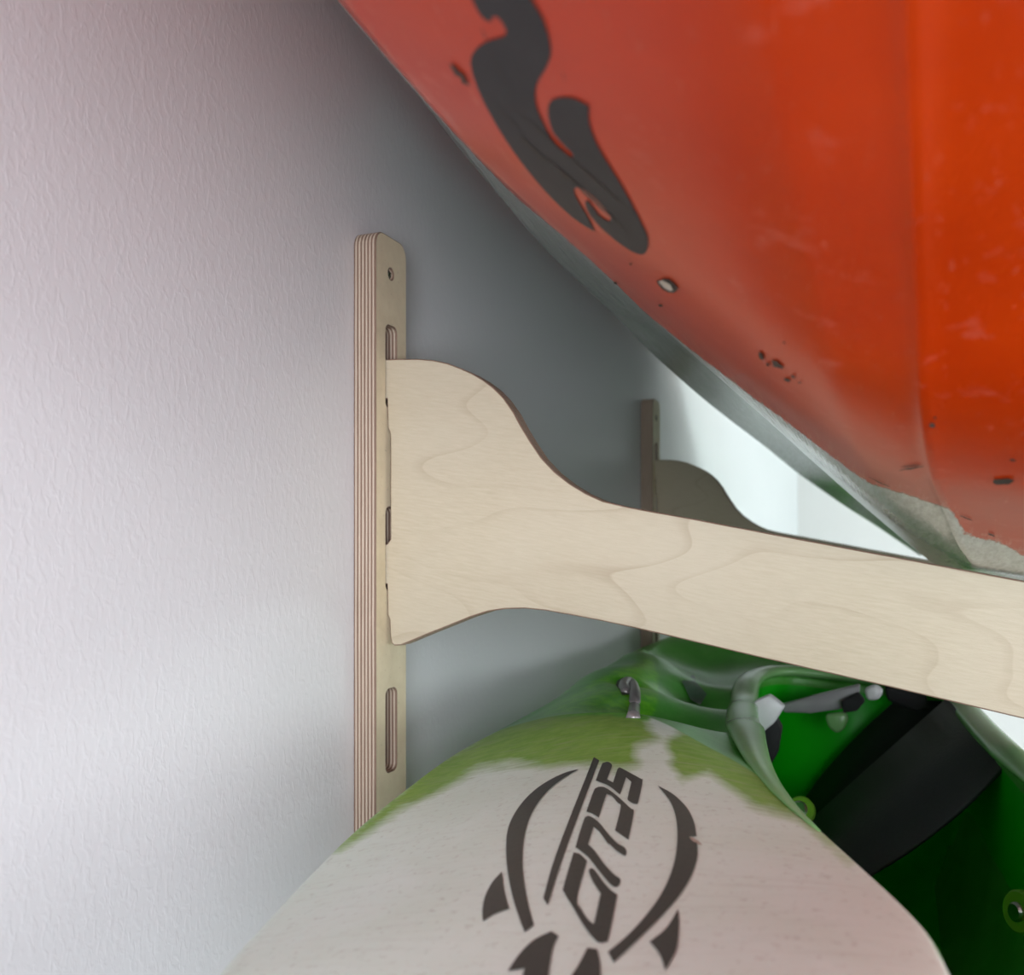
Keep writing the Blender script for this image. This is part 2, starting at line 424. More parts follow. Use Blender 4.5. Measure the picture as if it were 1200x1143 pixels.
# ------------------------------------------------------------------ rack uprights
YN, WU = .599, .045                      # near upright: front corner y and width
SP = .804                                # distance between the two uprights
ZTOP, ZBOT = H+.227, H-.95
def rounded(y0, y1, z0, z1, r, n=6):
    out = []
    for cx, cz, a in ((y1-r, z1-r, 0), (y0+r, z1-r, 90), (y0+r, z0+r, 180), (y1-r, z0+r, 270)):
        for i in range(n+1):
            t = math.radians(a+90*i/n); out.append((cx+r*math.cos(t), cz+r*math.sin(t)))
    return out
def upright(y, label):
    root = empty('rack_upright', (0, y, ZBOT)); tag(root, label, 'shelf bracket upright', 'plywood uprights screwed to the wall')
    holes = [rounded(.0150-.0008, .0302, H+.163-.059-.130*i-ZBOT, H+.163-.130*i-ZBOT, .0045, 4) for i in range(8)]
    # slot corners chopped like a routed slot
    outl = rounded(0, WU, 0, ZTOP-ZBOT, .0105)
    hole2 = [[(.0215+.0040*math.cos(a), H+.2005-ZBOT+.0040*math.sin(a)) for a in [2*math.pi*k/16 for k in range(16)]]]
    hole2.append([(p[0], p[1]-1.0) for p in hole2[0]])
    plate('upright_board', outl, holes+hole2, T, lambda a, b, d: (T-d, a, b), [M_FACE_UP, M_EDGE_UP], root)
    for zz in (H+.2005-ZBOT, H-.7995-ZBOT):
        bm = bmesh.new()
        prof = [(.0012, .0), (.0026, .0004), (.0034, .0011), (.0037, .0022), (.002, .006), (.002, .012)]
        rings = [[bm.verts.new((T-.0010-d, .0215+r*math.cos(2*math.pi*k/16), zz+r*math.sin(2*math.pi*k/16))) for k in range(16)] for r, d in prof]
        for A, B in zip(rings, rings[1:]):
            for k in range(16): bm.faces.new((A[k], A[(k+1) % 16], B[(k+1) % 16], B[k]))
        # cross recess floor
        bm.faces.new([bm.verts.new((T-.0022, v.co.y, v.co.z)) for v in rings[0]])
        bm.faces.new(rings[-1])
        s = from_bm('screw', bm, M_SCREW, root, False)
        for ang in (35, 125):
            bm = bmesh.new(); addbox(bm, (-.0004, -.0024, -.0004), (.0004, .0024, .0004))
            bmesh.ops.rotate(bm, verts=bm.verts, matrix=__import__('mathutils').Matrix.Rotation(math.radians(ang), 3, 'X'))
            bmesh.ops.translate(bm, verts=bm.verts, vec=(T-.0014, .0215, zz))
            from_bm('drive_recess', bm, M_DARKHOLE, s, False)
    return root
up1 = upright(YN, 'near tall plywood upright on the white wall, striped ply edge towards the viewer')
up2 = upright(YN+SP, 'far plywood upright on the wall, small, seen beyond the near support arm')

# ------------------------------------------------------------------ rack arms
YA = YN+.0150
top_px = [(454, 421), (470, 420.6), (490, 420.5), (508, 422), (524, 425.5), (540, 431.5), (553, 437.5), (566, 445), (578, 454), (590, 466), (602, 483), (611, 500), (622, 518), (634, 536), (650, 553), (668, 567), (686, 578), (706, 587), (730, 593), (765, 599.5), (820, 609.5), (880, 621), (960, 636), (1040, 651), (1120, 666), (1200, 681)]
bot_px = [(1200, 843), (1120, 824), (1040, 805), (960, 787), (880, 768.5), (800, 749.5), (740, 735.5), (700, 727), (665, 720.5), (640, 716), (615, 713.5), (592, 714), (572, 717), (550, 724), (525, 734), (500, 744), (480, 752.5), (470, 756.5)]
p3 = lambda u, v: (lambda q: (q.x, q.z))(at(u, v, YA))
tp = [p3(*p) for p in top_px]; bp = [p3(*p) for p in bot_px]
tp[0] = (T+.0003, tp[0][1])
# beyond the frame the arm runs on and ends in a raised lip
e = tp[-1]; d = (Vector(tp[-1])-Vector(tp[-5])).normalized(); nrm = Vector((-d.y, d.x))
lip = [(.10, 0), (.16, .002), (.195, .014), (.215, .036), (.222, .055), (.229, .066), (.243, .071), (.257, .066), (.264, .052), (.266, .02), (.263, -.03), (.25, -.065), (.225, -.088), (.19, -.099), (.10, -.096)]
lipp = [tuple(Vector(e)+d*(a+.22)+nrm*b) for a, b in lip]
tabx = T-.0145
zt = tp[0][1]
back = [(457, 745), (456.6, 735), (456.4, 727), (454, 721)]
bk = [p3(462, 757), p3(458.5, 754)]+[p3(*p) for p in back]
bk += [(T+.0003, H-.022), (tabx, H-.022), (tabx, H+.007), (T+.0003, H+.007)]
bk += [p3(457.2, 632), p3(457.2, 511), p3(456.6, 507), p3(454.4, 502), (T+.0003, H+.110), (tabx, H+.110), (tabx, H+.1385), (T+.0003, H+.1385)]
arm_outline = tp+lipp+bp+bk
def arm(y, dz, label, group):
    o = plate('support_bracket', arm_outline, [], .015, lambda a, b, d: (a, d, b-H), [M_FACE_ARM, M_EDGE_ARM], None, .0009)
    o.location = (0, y, H+dz); tag(o, label, 'shelf bracket arm', group); return o
arm(YA, 0, 'near pale birch plywood arm with curved shoulder, crossing the picture under the orange hull', 'kayak support arms')
arm(YA+SP, 0, 'far plywood arm in shade, its hump showing above the near arm', 'kayak support arms')
arm(YA, -.39, 'near lower plywood arm hidden beneath the green kayak', 'kayak support arms')
arm(YA+SP, -.39, 'far lower plywood arm hidden beneath the green kayak', 'kayak support arms')

# ------------------------------------------------------------------ upper (orange) kayak
def interp(tab, ys):
    """monotone-ish smooth interpolation of rows (y, a, b, ...)"""
    tab = sorted(tab); Y = np.array([r[0] for r in tab]); out = []
    for c in range(1, len(tab[0])):
        A = np.array([r[c] for r in tab]); mgr = np.gradient(A, Y)
        i = np.clip(np.searchsorted(Y, ys)-1, 0, len(Y)-2); h = Y[i+1]-Y[i]; t = np.clip((ys-Y[i])/h, 0, 1)
        out.append((2*t**3-3*t**2+1)*A[i]+(t**3-2*t**2+t)*h*mgr[i]+(-2*t**3+3*t**2)*A[i+1]+(t**3-t**2)*h*mgr[i+1])
    return out
def rows(lst):
    r = []
    for y, u, v in lst: p = at(u, v, y); r.append((y, p.x-CX, p.z-H))
    return r
Srow = rows([(.42, 395, 0), (.48, 450, 66), (.56, 520, 146), (.62, 560, 196), (.72, 618, 269), (.82, 666, 319), (.9, 700, 350), (1.05, 762, 412), (1.2, 812, 457), (1.35, 855, 492), (1.5, 900, 526), (1.66, 942, 560), (1.8, 990, 593), (1.95, 1032, 620), (2.1, 1077, 651)])
Srow += [(.3, -.247, .292), (.1, -.215, .315), (-.12, -.14, .345), (-.25, -.08, .375), (-.36, -.005, .40)]
Brow = rows([(.3, 520, 141), (.42, 650, 268), (.52, 715, 326), (.62, 770, 379), (.75, 822, 419), (.9, 862, 450), (1.05, 900, 479), (1.2, 934, 504), (1.35, 966, 528), (1.5, 992, 547), (1.66, 1008, 560), (1.8, 1022, 574), (1.95, 1048, 600), (2.1, 1082, 648)])
Brow += [(.2, -.150, .165), (.0, -.135, .19), (-.14, -.10, .235), (-.27, -.055, .31), (-.36, -.002, .385)]
Krow = rows([(.25, 1085, 200), (.3, 1088, 340), (.36, 1092, 470), (.43, 1102, 555), (.5, 1120, 607), (.55, 1132, 640), (.614, 1146, 668.0)])
Krow += [(.629, .0370, -.0093), (.70, .034, -.0105), (.9, .031, -.0135), (1.2, .031, -.0140), (1.40, .0350, -.0092), (1.45, .0350, -.0092), (1.7, .034, -.006), (1.95, .034, -.004), (2.1, .034, .002), (.2, .003, .105), (.1, .005, .130), (0, .006, .155), (-.14, .006, .20), (-.27, .004, .28), (-.36, .002, .375)]
for r in Krow:
    if r[0] == .614: Krow[Krow.index(r)] = (.614, r[1], -.0085)
NY = 420
ys = np.linspace(-.36, 2.1, NY)
Sx, Sz = interp(Srow, ys); Bx, Bz = interp(Brow, ys); Kx, Kz = interp(Krow, ys)
endf = np.clip(np.minimum((ys+.36)/.45, (2.1-ys)/.9), 0, 1)**.6
flat = np.clip((ys-.15)/.30, 0, 1); flat = flat*flat*(3-2*flat)
Rx = Kx+.275*endf; Rz = Kz+(.03*(1-flat)-.050*flat)*endf
Gx = Kx+.37*endf; Gz = Sz*(1-.10*endf)-.0
# unseen wall-side bulge above the seam line, added to block light from above
near_wall = np.clip(np.minimum((ys-.05)/.4, (2.0-ys)/.45), 0, 1)
Wx = Sx*(1-near_wall)+(-.338)*near_wall; Wz = Sz+.02*endf+near_wall*np.maximum(0, Sz*(.338/np.maximum(.05, -Sx))*1.06-Sz-.02)
Wx2 = Wx+.004*near_wall; Wz2 = Wz+.12*endf
Tx = (Sx+Gx)/2; Tz = np.maximum(Wz2, Gz)+.05*endf
verts = []; 
segs = []   # (name, count)
for i in range(NY):
    s = Vector((Sx[i], Sz[i])); b = Vector((Bx[i], Bz[i])); k = Vector((Kx[i], Kz[i])); r = Vector((Rx[i], Rz[i])); g = Vector((Gx[i], Gz[i])); t = Vector((Tx[i], Tz[i]))
    ring = []
    def seg(a, c, n, bulge, sign=1):
        dv = c-a; nn = Vector((dv.y, -dv.x)); nn = nn.normalized() if nn.length > 1e-6 else nn
        for j in range(n):
            q = j/n; ring.append(a+dv*q+nn*(bulge*math.sin(math.pi*q)*sign))
    ef = endf[i]
    seg(s, b, 14, -.0015*ef)      # outward side is down-left
    seg(b, k, 90, .0, 1)
    seg(k, r, 40, .0)
    seg(r, g, 16, .012*ef)
    w1 = Vector((Wx[i], Wz[i])); w2 = Vector((Wx2[i], Wz2[i]))
    seg(g, t, 12, .03*ef); seg(t, w2, 12, .02*ef); seg(w2, w1, 8, 0); seg(w1, s, 8, 0)
    # bulge of the big panel
    for j in range(90):
        q = j/90; dv = k-b; nn = Vector((dv.y, -dv.x)).normalized() if dv.length > 1e-6 else Vector((0, 0))
        fr = max(0., min(1., (.85-ys[i])/.35)); tri = min(q/.80, (1-q)/.20)
        tri = tri-max(0, tri-.8)**2/.4*1.0
        dk_ = dv.length*(1-q)
        ring[14+j] = ring[14+j]+nn*(ef*(.006*(1-fr)*math.sin(math.pi*q)+fr*.009*tri)+.0022*fr*math.exp(-(dk_/.0045)**2))
    # soft moulded rib beside the keel line (reads as the pale vertical band of the hull)
    verts.append([(CX+p.x, ys[i], H+p.y) for p in ring])
nr = len(verts[0]); V = [p for r in verts for p in r]; Fs = []
for i in range(NY-1):
    for j in range(nr):
        a = i*nr+j; b = i*nr+(j+1) % nr; Fs.append((a, b, b+nr, a+nr))
Fs.append(tuple(range(nr))[::-1]); Fs.append(tuple(range((NY-1)*nr, NY*nr)))
me = bpy.data.meshes.new('hull'); me.from_pydata(V, [], Fs); me.update()
bm = bmesh.new(); bm.from_mesh(me); bmesh.ops.recalc_face_normals(bm, faces=bm.faces); bm.to_mesh(me); bm.free()
K1 = empty('kayak', (CX, .6, H)); tag(K1, 'upper orange kayak with charcoal wave print and grey reflection painted along its scuffed edge, resting on the arm', 'kayak')
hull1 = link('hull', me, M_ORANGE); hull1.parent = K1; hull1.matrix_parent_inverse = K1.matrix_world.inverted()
reflection_poly = [(300, -60), (394, -2), (450, 64), (522, 144), (560, 186), (604, 231), (660, 277), (702, 314), (762, 372), (812, 412), (875, 460), (912, 487), (960, 524), (1017, 566), (1065, 581), (1104, 594), (1117, 598), (1129, 627), (1176, 636), (1198, 653), (1260, 668), (1300, 760), (1000, 760), (300, 300)]  # area where the reflection of bright surroundings is painted grey
paint(me, 'grey_reflection', [reflection_poly], 60.)
bvh1 = BVHTree.FromPolygons([v.co for v in me.vertices], [tuple(p.vertices) for p in me.polygons])

def kid(o, root):
    if o is None: return None
    o.parent = root; root_m = __import__('mathutils').Matrix.Translation(root.location); o.matrix_parent_inverse = root_m.inverted(); return o
kid(hull1, K1)
def zc(x0, y0, k): return lambda x, y, s=0: ((x0+x/k), (y0+y/k)) if not s else ((x0+x/k), (y0+y/k), 1)
z = zc(520, 0, 3.572)
wave = [z(110, -30, 1), z(150, 50), z(180, 80), z(203, 86, 1), z(205, 64, 1), z(228, 68), z(252, 98), z(264, 130), z(248, 148), z(200, 163), z(150, 190), z(118, 235), z(120, 290), z(150, 380), z(200, 480), z(260, 580), z(330, 680), z(420, 790), z(510, 880), z(570, 928), z(635, 967, 1), z(605, 905), z(560, 830), z(548, 795), z(565, 780), z(610, 805), z(660, 850), z(700, 905), z(690, 922), z(650, 895), z(618, 852), z(600, 835, ), z(595, 850), z(610, 890), z(660, 950), z(730, 1010), z(790, 1050), z(830, 1063), z(852, 1045), z(856, 990), z(830, 930), z(790, 850), z(740, 760), z(690, 680), z(640, 590), z(612, 510), z(610, 465), z(612, 441, 1), z(560, 412), z(510, 402), z(460, 412), z(440, 440), z(441, 490), z(460, 550), z(500, 600), z(540, 640), z(535, 652), z(495, 625), z(450, 570), z(405, 480), z(385, 410), z(395, 340), z(430, 280), z(450, 220), z(442, 150), z(415, 70), z(375, 0), z(340, -60, 1)]
kid(decal('wave_print', spline(wave, 5), bvh1, M_GREYPRINT, None, 8), K1)['label'] = 'charcoal wave-shaped print'
# dark hairline scratches over the print, gouges in the hull
def streak(a, b, w, bvh, mat, root, name='scratch', wob=1.0, seed=0):
    rnd = random.Random(seed); n = 9; A = Vector(a); B = Vector(b); d = (B-A).normalized(); nn = Vector((-d.y, d.x))
    mid = [A+(B-A)*(i/n)+nn*rnd.uniform(-wob, wob) for i in range(n+1)]
    ww = [w*(.25+math.sin(math.pi*(i/n)))*rnd.uniform(.6, 1.2)*.5 for i in range(n+1)]
    pl = [tuple(m+nn*q) for m, q in zip(mid, ww)]+[tuple(m-nn*q) for m, q in zip(mid[::-1], ww[::-1])]
    o = decal(name, pl, bvh, mat, None, None, off=.0006); return kid(o, root)
def blob(cx, cy, r1, r2, ang, bvh, mat, root, name='gouge', seed=0, off=.0006):
    rnd = random.Random(seed); a = math.radians(ang); pl = []
    for i in range(11):
        t = 2*math.pi*i/11; k = rnd.uniform(.7, 1.15); x = r1*math.cos(t)*k; y = r2*math.sin(t)*k
        pl.append((cx+x*math.cos(a)-y*math.sin(a), cy+x*math.sin(a)+y*math.cos(a)))
    return kid(decal(name, pl, bvh, mat, None, None, off=off), root)
for i, (a, b, w_) in enumerate([(z(270, 425), z(800, 890), 1.5), (z(320, 560), z(440, 680), 2.2), (z(430, 650), z(780, 970), 1.6), (z(205, 430), z(330, 540), 1.0), (z(480, 700), z(530, 750), 2.4), (z(190, 190), z(290, 400), .8), (z(500, 290), z(512, 330), .8), (z(160, 105), z(185, 165), 1.2)]):
    streak(a, b, w_, bvh1, M_GOUGE, K1, seed=i, wob=.5)
streak((528, 73), (550, 99), 5, bvh1, M_GOUGE, K1, 'gouge', 1.5, 3)
blob(783, 333, 13, 6.5, 32, bvh1, M_GOUGE, K1, 'gouge', 5); blob(782, 332, 9.5, 4, 32, bvh1, M_PALE, K1, 'gouge_core', 6, .0010)
for i, (x, y, a, b, g) in enumerate([(893, 416, 5, 2.5, 60), (901, 426, 2, 2, 0), (911, 426, 8, 3.5, 35), (923, 444, 4, 2, 20), (930, 440, 3, 1.5, 40), (938, 447, 2, 1, 0), (920, 400, 1.5, 1.5, 0), (1092, 497, 4, 3, 0), (1096, 488, 2, 1.5, 0), (1176, 563, 14, 4, -6), (1187, 538, 4, 1.5, 8), (740, 308, 2, 1.5, 30), (775, 357, 3, 1.5, 20), (722, 331, 2, 1.5, 20)]):
    blob(x, y, a, b, g, bvh1, M_GOUGE, K1, 'gouge', 20+i)
for i, (a, b, w_) in enumerate([((1054, 550), (1084, 545), 1.3), ((1056, 546), (1080, 543), .9), ((1018, 558), (1044, 570), .8), ((1125, 603), (1140, 609), 1), ((1158, 624), (1166, 628), 1.6)]):
    streak(a, b, w_, bvh1, M_GOUGE, K1, seed=40+i, wob=.4)

# ------------------------------------------------------------------ lower (green and white) kayak
def rw(l): return rows(l)
Lrow = rw([(.30, 258, 1143), (.34, 298, 1097), (.39, 348, 1043), (.46, 413, 978), (.54, 476, 926), (.61, 523, 891), (.75, 600, 848), (.84, 640, 826), (1.0, 700, 788), (1.12, 740, 765), (1.25, 775, 750)])
Lrow += [(.22, -.205, -.163), (.14, -.155, -.172), (.06, -.06, -.185), (1.5, -.28, -.108), (1.8, -.24, -.100), (2.05, -.17, -.09), (2.25, -.03, -.08)]
Crow = rw([(.30, 1106, 1143), (.335, 1078, 1086), (.39, 1020, 1029), (.45, 960, 974), (.51, 905, 928), (.56, 850, 889), (.60, 800, 861), (.64, 750, 840), (.67, 715, 833)])
print('C', Crow)
# deck height at plan position: interpolated between the port gunwale, a ridge line and the starboard gunwale
Grow = [(.06, .02, -.19), (.14, .075, -.165), (.22, .09, -.158), (.4, .103, -.163), (.6, .104, -.170), (.81, .093, -.170), (.94, .083, -.169), (1.09, .069, -.166), (1.2, .06, -.162), (1.4, .08, -.155), (1.6, .09, -.15), (1.9, .06, -.125), (2.1, .02, -.10), (2.25, -.01, -.085)]
# the coaming (opening) as plan curve with heights: points (X, y, Z) relative to camera foot
cl = [at(905, 928, .51), at(880, 893, .62), at(866, 860, .76), at(864, 832, .90), at(868, 808, 1.02), at(884, 794, 1.13), at(915, 790, 1.19)]
open3 = [(r[1]+CX, r[0], r[2]+H) for r in Crow[:4]]                        # along the crest, near to far
open3 = [tuple(p) for p in open3]+[tuple(p) for p in cl]
far_c = [at(960, 795, 1.22), at(1010, 801, 1.235), at(1060, 807, 1.225)]
right_c = [at(1100, 812, 1.18), at(1133, 833, 1.09), at(1165, 866, .94), at(1200, 903, .81)]
open3 += [tuple(p) for p in far_c]+[tuple(p) for p in right_c]
open3 += [(CX+.092, .66, H-.162), (CX+.094, .5, H-.160), (CX+.088, .38, H-.150), (CX+.072, .29, H-.137), (CX+.045, .245, H-.126), (CX+.018, .26, H-.120)]
rim = smooth3(open3, 8, True)
rim2 = [(p.x, p.y) for p in rim]
ctrl = []                     # scattered control heights -> smooth field by inverse-distance / RBF
for y, X, Z in Lrow: ctrl.append((X, y, Z))
for y, X, Z in Grow: ctrl.append((X, y, Z))
for y, X, Z in Crow: ctrl.append((X, y, Z))
for p in open3: ctrl.append((p[0]-CX, p[1], p[2]-H))
def px(u, v, y): p = at(u, v, y); ctrl.append((p.x-CX, y, p.z-H))
# bulge of the near end (white part)
ctrl += [(-.17, .46, -.1235), (-.10, .40, -.1225), (-.17, .56, -.1165), (-.09, .30, -.131), (-.05, .35, -.1225), (-.16, .34, -.136), (-.10, .20, -.147), (-.03, .14, -.150), (-.22, .60, -.1235), (.02, .20, -.135), (-.22, .48, -.135), (-.13, .5, -.1155)]
# deck between gunwale and coaming
ctrl += [(-.24, .74, -.123), (-.245, .80, -.121), (-.245, .90, -.117), (-.27, 1.0, -.114), (-.205, .80, -.123), (-.235, .95, -.118), (-.262, 1.1, -.114), (-.165, .78, -.155), (-.19, .95, -.160), (-.20, 1.1, -.152), (-.23, 1.18, -.145), (-.20, .72, -.126)]
ctrl += [(-.15, 1.35, -.10), (.03, 1.35, -.11), (-.1, 1.6, -.075), (.05, 1.6, -.095), (-.07, 1.9, -.065), (-.1, 2.1, -.075)]
Pc = np.array(ctrl)
keep = []
for i in range(len(Pc)):                       # drop near-duplicates
    if all(np.hypot(*(Pc[i, :2]-Pc[j, :2])) > .012 for j in keep): keep.append(i)
Pc = Pc[keep]
def phi(r): return r                            # biharmonic-like linear RBF, smoothed
r_ = np.sqrt(((Pc[:, None, :2]-Pc[None, :, :2])**2).sum(-1)+.07**2)
A = np.block([[r_+np.eye(len(Pc))*(-.0015), np.c_[np.ones(len(Pc)), Pc[:, :2]]], [np.r_[np.ones((1, len(Pc))), Pc[:, :2].T], np.zeros((3, 3))]])
sol = np.linalg.solve(A, np.r_[Pc[:, 2], 0, 0, 0])
def hz(X, Y):
    X = np.asarray(X, float); Y = np.asarray(Y, float)
    r = np.sqrt((X[..., None]-Pc[:, 0])**2+(Y[..., None]-Pc[:, 1])**2+.07**2)
    return r@sol[:-3]+sol[-3]+sol[-2]*X+sol[-1]*Y
rim2 = [(p.x-CX, p.y) for p in rim]
def inpoly(x, y, poly):
    P = np.array(poly); Q = np.roll(P, -1, 0); ins = np.zeros(np.shape(x), bool)
    for (ax, ay), (bx, by) in zip(P, Q):
        if abs(by-ay) < 1e-12: continue
        ins ^= ((ay > y) != (by > y)) & (x < (bx-ax)*(y-ay)/(by-ay)+ax)
    return ins
ye = .06+(2.25-.06)*np.linspace(0, 1, 300)**1.4
Lx, Lz = interp(Lrow, ye); Gx2, Gz2 = interp(Grow, ye)
outl = [(Lx[i], ye[i]) for i in range(300)]+[(Gx2[i], ye[i]) for i in range(299, -1, -1)]
gp = []
for y0, y1, st in ((.06, .25, .006), (.25, .75, .0032), (.75, 1.3, .005), (1.3, 2.25, .012)):
    gx, gy = np.meshgrid(np.arange(-.36, .2, st), np.arange(y0, y1, st)); gp.append(np.c_[gx.ravel()+.0007*np.sin(gy.ravel()*999), gy.ravel()])
gp = np.concatenate(gp)
gp = gp[(sdf(gp[:, 0], gp[:, 1], outl[::4]) > .0025) & (sdf(gp[:, 0], gp[:, 1], rim2) < -.0022)]
vs2 = [Vector(p) for p in outl]+[Vector(p) for p in rim2]+[Vector(p) for p in gp]
n0, n1_ = len(outl), len(rim2)
es = [(i, (i+1) % n0) for i in range(n0)]+[(n0+i, n0+(i+1) % n1_) for i in range(n1_)]
res = delaunay_2d_cdt(vs2, es, [], 0, 1e-7)
P2 = np.array([tuple(p) for p in res[0]]); T2 = np.array([f for f in res[2] if len(f) == 3])
cc = P2[T2].mean(1); ok = inpoly(cc[:, 0], cc[:, 1], outl) & ~inpoly(cc[:, 0], cc[:, 1], rim2); T2 = T2[ok]
hx, hy = -.240, .885
def height(x, y):
    z_ = hz(x, y)
    lx = np.interp(y, ye, Lx); gx = np.interp(y, ye, Gx2); lz = np.interp(y, ye, Lz); gz = np.interp(y, ye, Gz2)
    wl = np.exp(-np.maximum(0, x-lx)/.006); wr = np.exp(-np.maximum(0, gx-x)/.004)
    z_ = z_*(1-wl)*(1-wr)+lz*wl+gz*wr*(1-wl)
    return z_-.010*np.exp(-((x-hx)**2+(y-hy)**2)/.014**2)
Zt = height(P2[:, 0], P2[:, 1])
V = [(CX+P2[i, 0], P2[i, 1], H+Zt[i]) for i in range(len(P2))]
Fs = [tuple(int(k) for k in f) for f in T2]
# rolled lip round the opening
rz_ = height(np.array([p[0] for p in rim2]), np.array([p[1] for p in rim2]))
rim = [Vector((p[0]+CX, p[1], H+z_)) for p, z_ in zip(rim2, rz_)]
ccw = 1 if poly_area(rim2) > 0 else -1
lp = []
for dd, dz in ((0, 0), (.0010, -.0004), (.0022, -.0016), (.003, -.0034), (.003, -.012)):
    q = offset(rim2 if ccw > 0 else rim2[::-1], dd) if dd else (rim2 if ccw > 0 else rim2[::-1])
    lp.append([len(V)+k for k in range(n1_)]); zz_ = rz_ if ccw > 0 else rz_[::-1]
    V += [(CX+a_[0], a_[1], H+z_+dz) for a_, z_ in zip(q, zz_)]
for A_, B_ in zip(lp, lp[1:]):
    for k in range(n1_): Fs.append((A_[k], A_[(k+1) % n1_], B_[(k+1) % n1_], B_[k]))
# under-hull rows
NYD = 300; yd = ye
def hullring(i):
    f = max(0., 1-((yd[i]-1.15)/1.12)**2)**.5; lx, gx = Lx[i], Gx2[i]; lz, gz = Lz[i], Gz2[i]
    zb = lambda x: (-.0065-(x-.0375)*.19)-.39+.003       # plane of the lower arms' tops
    mid = (lx+gx)/2; half = (gx-lx)/2; rock = .17*(1-min(1., f*1.25))
    p = [(lx, lz), (lx-.004*f, lz-.010), (lx+.012, lz-.045*f-.006)]
    for k, q in ((.30, .72), (.52, .93), (.75, 1.0)):
        x = lx+half*k+.03*f; p.append((x, lz+(zb(x)+rock-lz)*q))
    p.append((mid+.03*f, zb(mid+.03)+rock))
    for k, q in ((.55, 1.0), (.3, .9), (.12, .6)):
        x = gx-half*k; p.append((x, gz+(zb(x)+rock-gz)*q))
    p += [(gx-.002*f, gz-.03*f), (gx, gz-.008), (gx, gz)]
    return p
hr = [hullring(i) for i in range(NYD)]; nh = len(hr[0]); base = len(V)
for i in range(NYD):
    for p in hr[i]: V.append((CX+p[0], yd[i], H+p[1]))
for i in range(NYD-1):
    for j in range(nh-1):
        a = base+i*nh+j; Fs.append((a, a+nh, a+nh+1, a+1))
for i in (0, NYD-1): Fs.append([base+i*nh+j for j in range(nh)])
me = bpy.data.meshes.new('hull'); me.from_pydata(V, [], Fs); me.update()
bm = bmesh.new(); bm.from_mesh(me); bmesh.ops.remove_doubles(bm, verts=bm.verts, dist=.0002)
bmesh.ops.delete(bm, geom=[v for v in bm.verts if not v.link_faces], context='VERTS')
bmesh.ops.recalc_face_normals(bm, faces=bm.faces); bm.to_mesh(me); bm.free()
K2 = empty('kayak', (CX, .8, H-.39)); tag(K2, 'lower green and white kayak with black emblem on its pale nose and open green cockpit', 'kayak')
hull2 = kid(link('hull', me, M_GREEN), K2)
green_polys = [
    [(380, 1000), (430, 958), (480, 918), (560, 860), (640, 815), (760, 740), (800, 800), (760, 845), (772, 866), (745, 876), (752, 898), (725, 905), (700, 898), (640, 902), (600, 897), (560, 903), (520, 925), (470, 950), (440, 972), (400, 1000)],
    [(782, 868), (800, 855), (830, 862), (875, 890), (910, 920), (950, 955), (1000, 1012), (985, 1005), (935, 962), (880, 945), (855, 925), (830, 905), (800, 915), (785, 890)],
    [(412, 990), (430, 965), (470, 940), (440, 972)]]
paint(me, 'green', green_polys, 60.)
paint(me, 'fresh', [[(630, 840), (720, 785), (765, 770), (772, 800), (768, 832), (760, 846), (715, 838), (680, 838)]], 60.)
nv = len(me.vertices); co = np.empty(nv*3); me.vertices.foreach_get('co', co); co = co.reshape(-1, 3)
# everything beyond the crest is deck green
crest = np.array([(r[1]+CX, r[0]) for r in sorted(Crow)]); 
yy = np.interp(co[:, 0], crest[::-1, 0], crest[::-1, 1])
dk = np.clip(.5+(co[:, 1]-np.where(co[:, 0] < crest[-1, 0], .68, yy)-.012)/.03, 0, 1)
a = me.attributes.new('deck', 'FLOAT', 'POINT'); a.data.foreach_set('value', dk.astype(np.float32))
bvh2 = BVHTree.FromPolygons([v.co for v in me.vertices], [tuple(p.vertices) for p in me.polygons])

# coaming rim and tub
k0 = 8*4; k1 = 8*18
seg_r = [Vector(p) for p in rim[k0-8:k1]]
for _ in range(14): seg_r = [seg_r[0]]+[(seg_r[i-1]+seg_r[i]*2+seg_r[i+1])/4 for i in range(1, len(seg_r)-1)]+[seg_r[-1]]
acc = np.r_[0, np.cumsum([(b_-a_).length for a_, b_ in zip(seg_r, seg_r[1:])])]; tt = np.linspace(0, acc[-1], 90)
seg_r = [Vector(q_) for q_ in np.stack([np.interp(tt, acc, [p[c_] for p in seg_r]) for c_ in range(3)], 1)]
for _ in range(4): seg_r = [seg_r[0]]+[(seg_r[i-1]+seg_r[i]*2+seg_r[i+1])/4 for i in range(1, 89)]+[seg_r[-1]]
nn_ = len(seg_r); wv = [min(1, i/16, (nn_-1-i)/10) for i in range(nn_)]
cxm = sum(p.x for p in seg_r)/nn_; cym = .95
seg_r = [p+Vector((cxm-p.x, cym-p.y, 0)).normalized()*.005*w_+Vector((0, 0, .006*w_)) for p, w_ in zip(seg_r, wv)]
rr = [.0125*w_ + .0008 for w_ in wv]
kid(tube('coaming_rim', seg_r, rr, M_RIM, None, 16, False, flat=.5), K2)
bm = bmesh.new(); rings = []
cen = Vector((sum(p.x for p in rim)/len(rim), sum(p.y for p in rim)/len(rim), 0))
for dep, sc in ((.006, .995), (.03, .995), (.10, .985), (.15, .95), (.185, .82), (.205, .5), (.21, .2)):
    ring = []
    for p in rim:
        q = cen+(Vector((p.x, p.y, 0))-cen)*sc
        ring.append(bm.verts.new((q.x, q.y, p.z-.002-dep)))
    rings.append(ring)
for A_, B_ in zip(rings, rings[1:]):
    for k in range(len(A_)): bm.faces.new((A_[k], A_[(k+1) % len(A_)], B_[(k+1) % len(A_)], B_[k]))
bm.faces.new(rings[-1])
kid(from_bm('cockpit_tub', bm, M_TUB), K2)

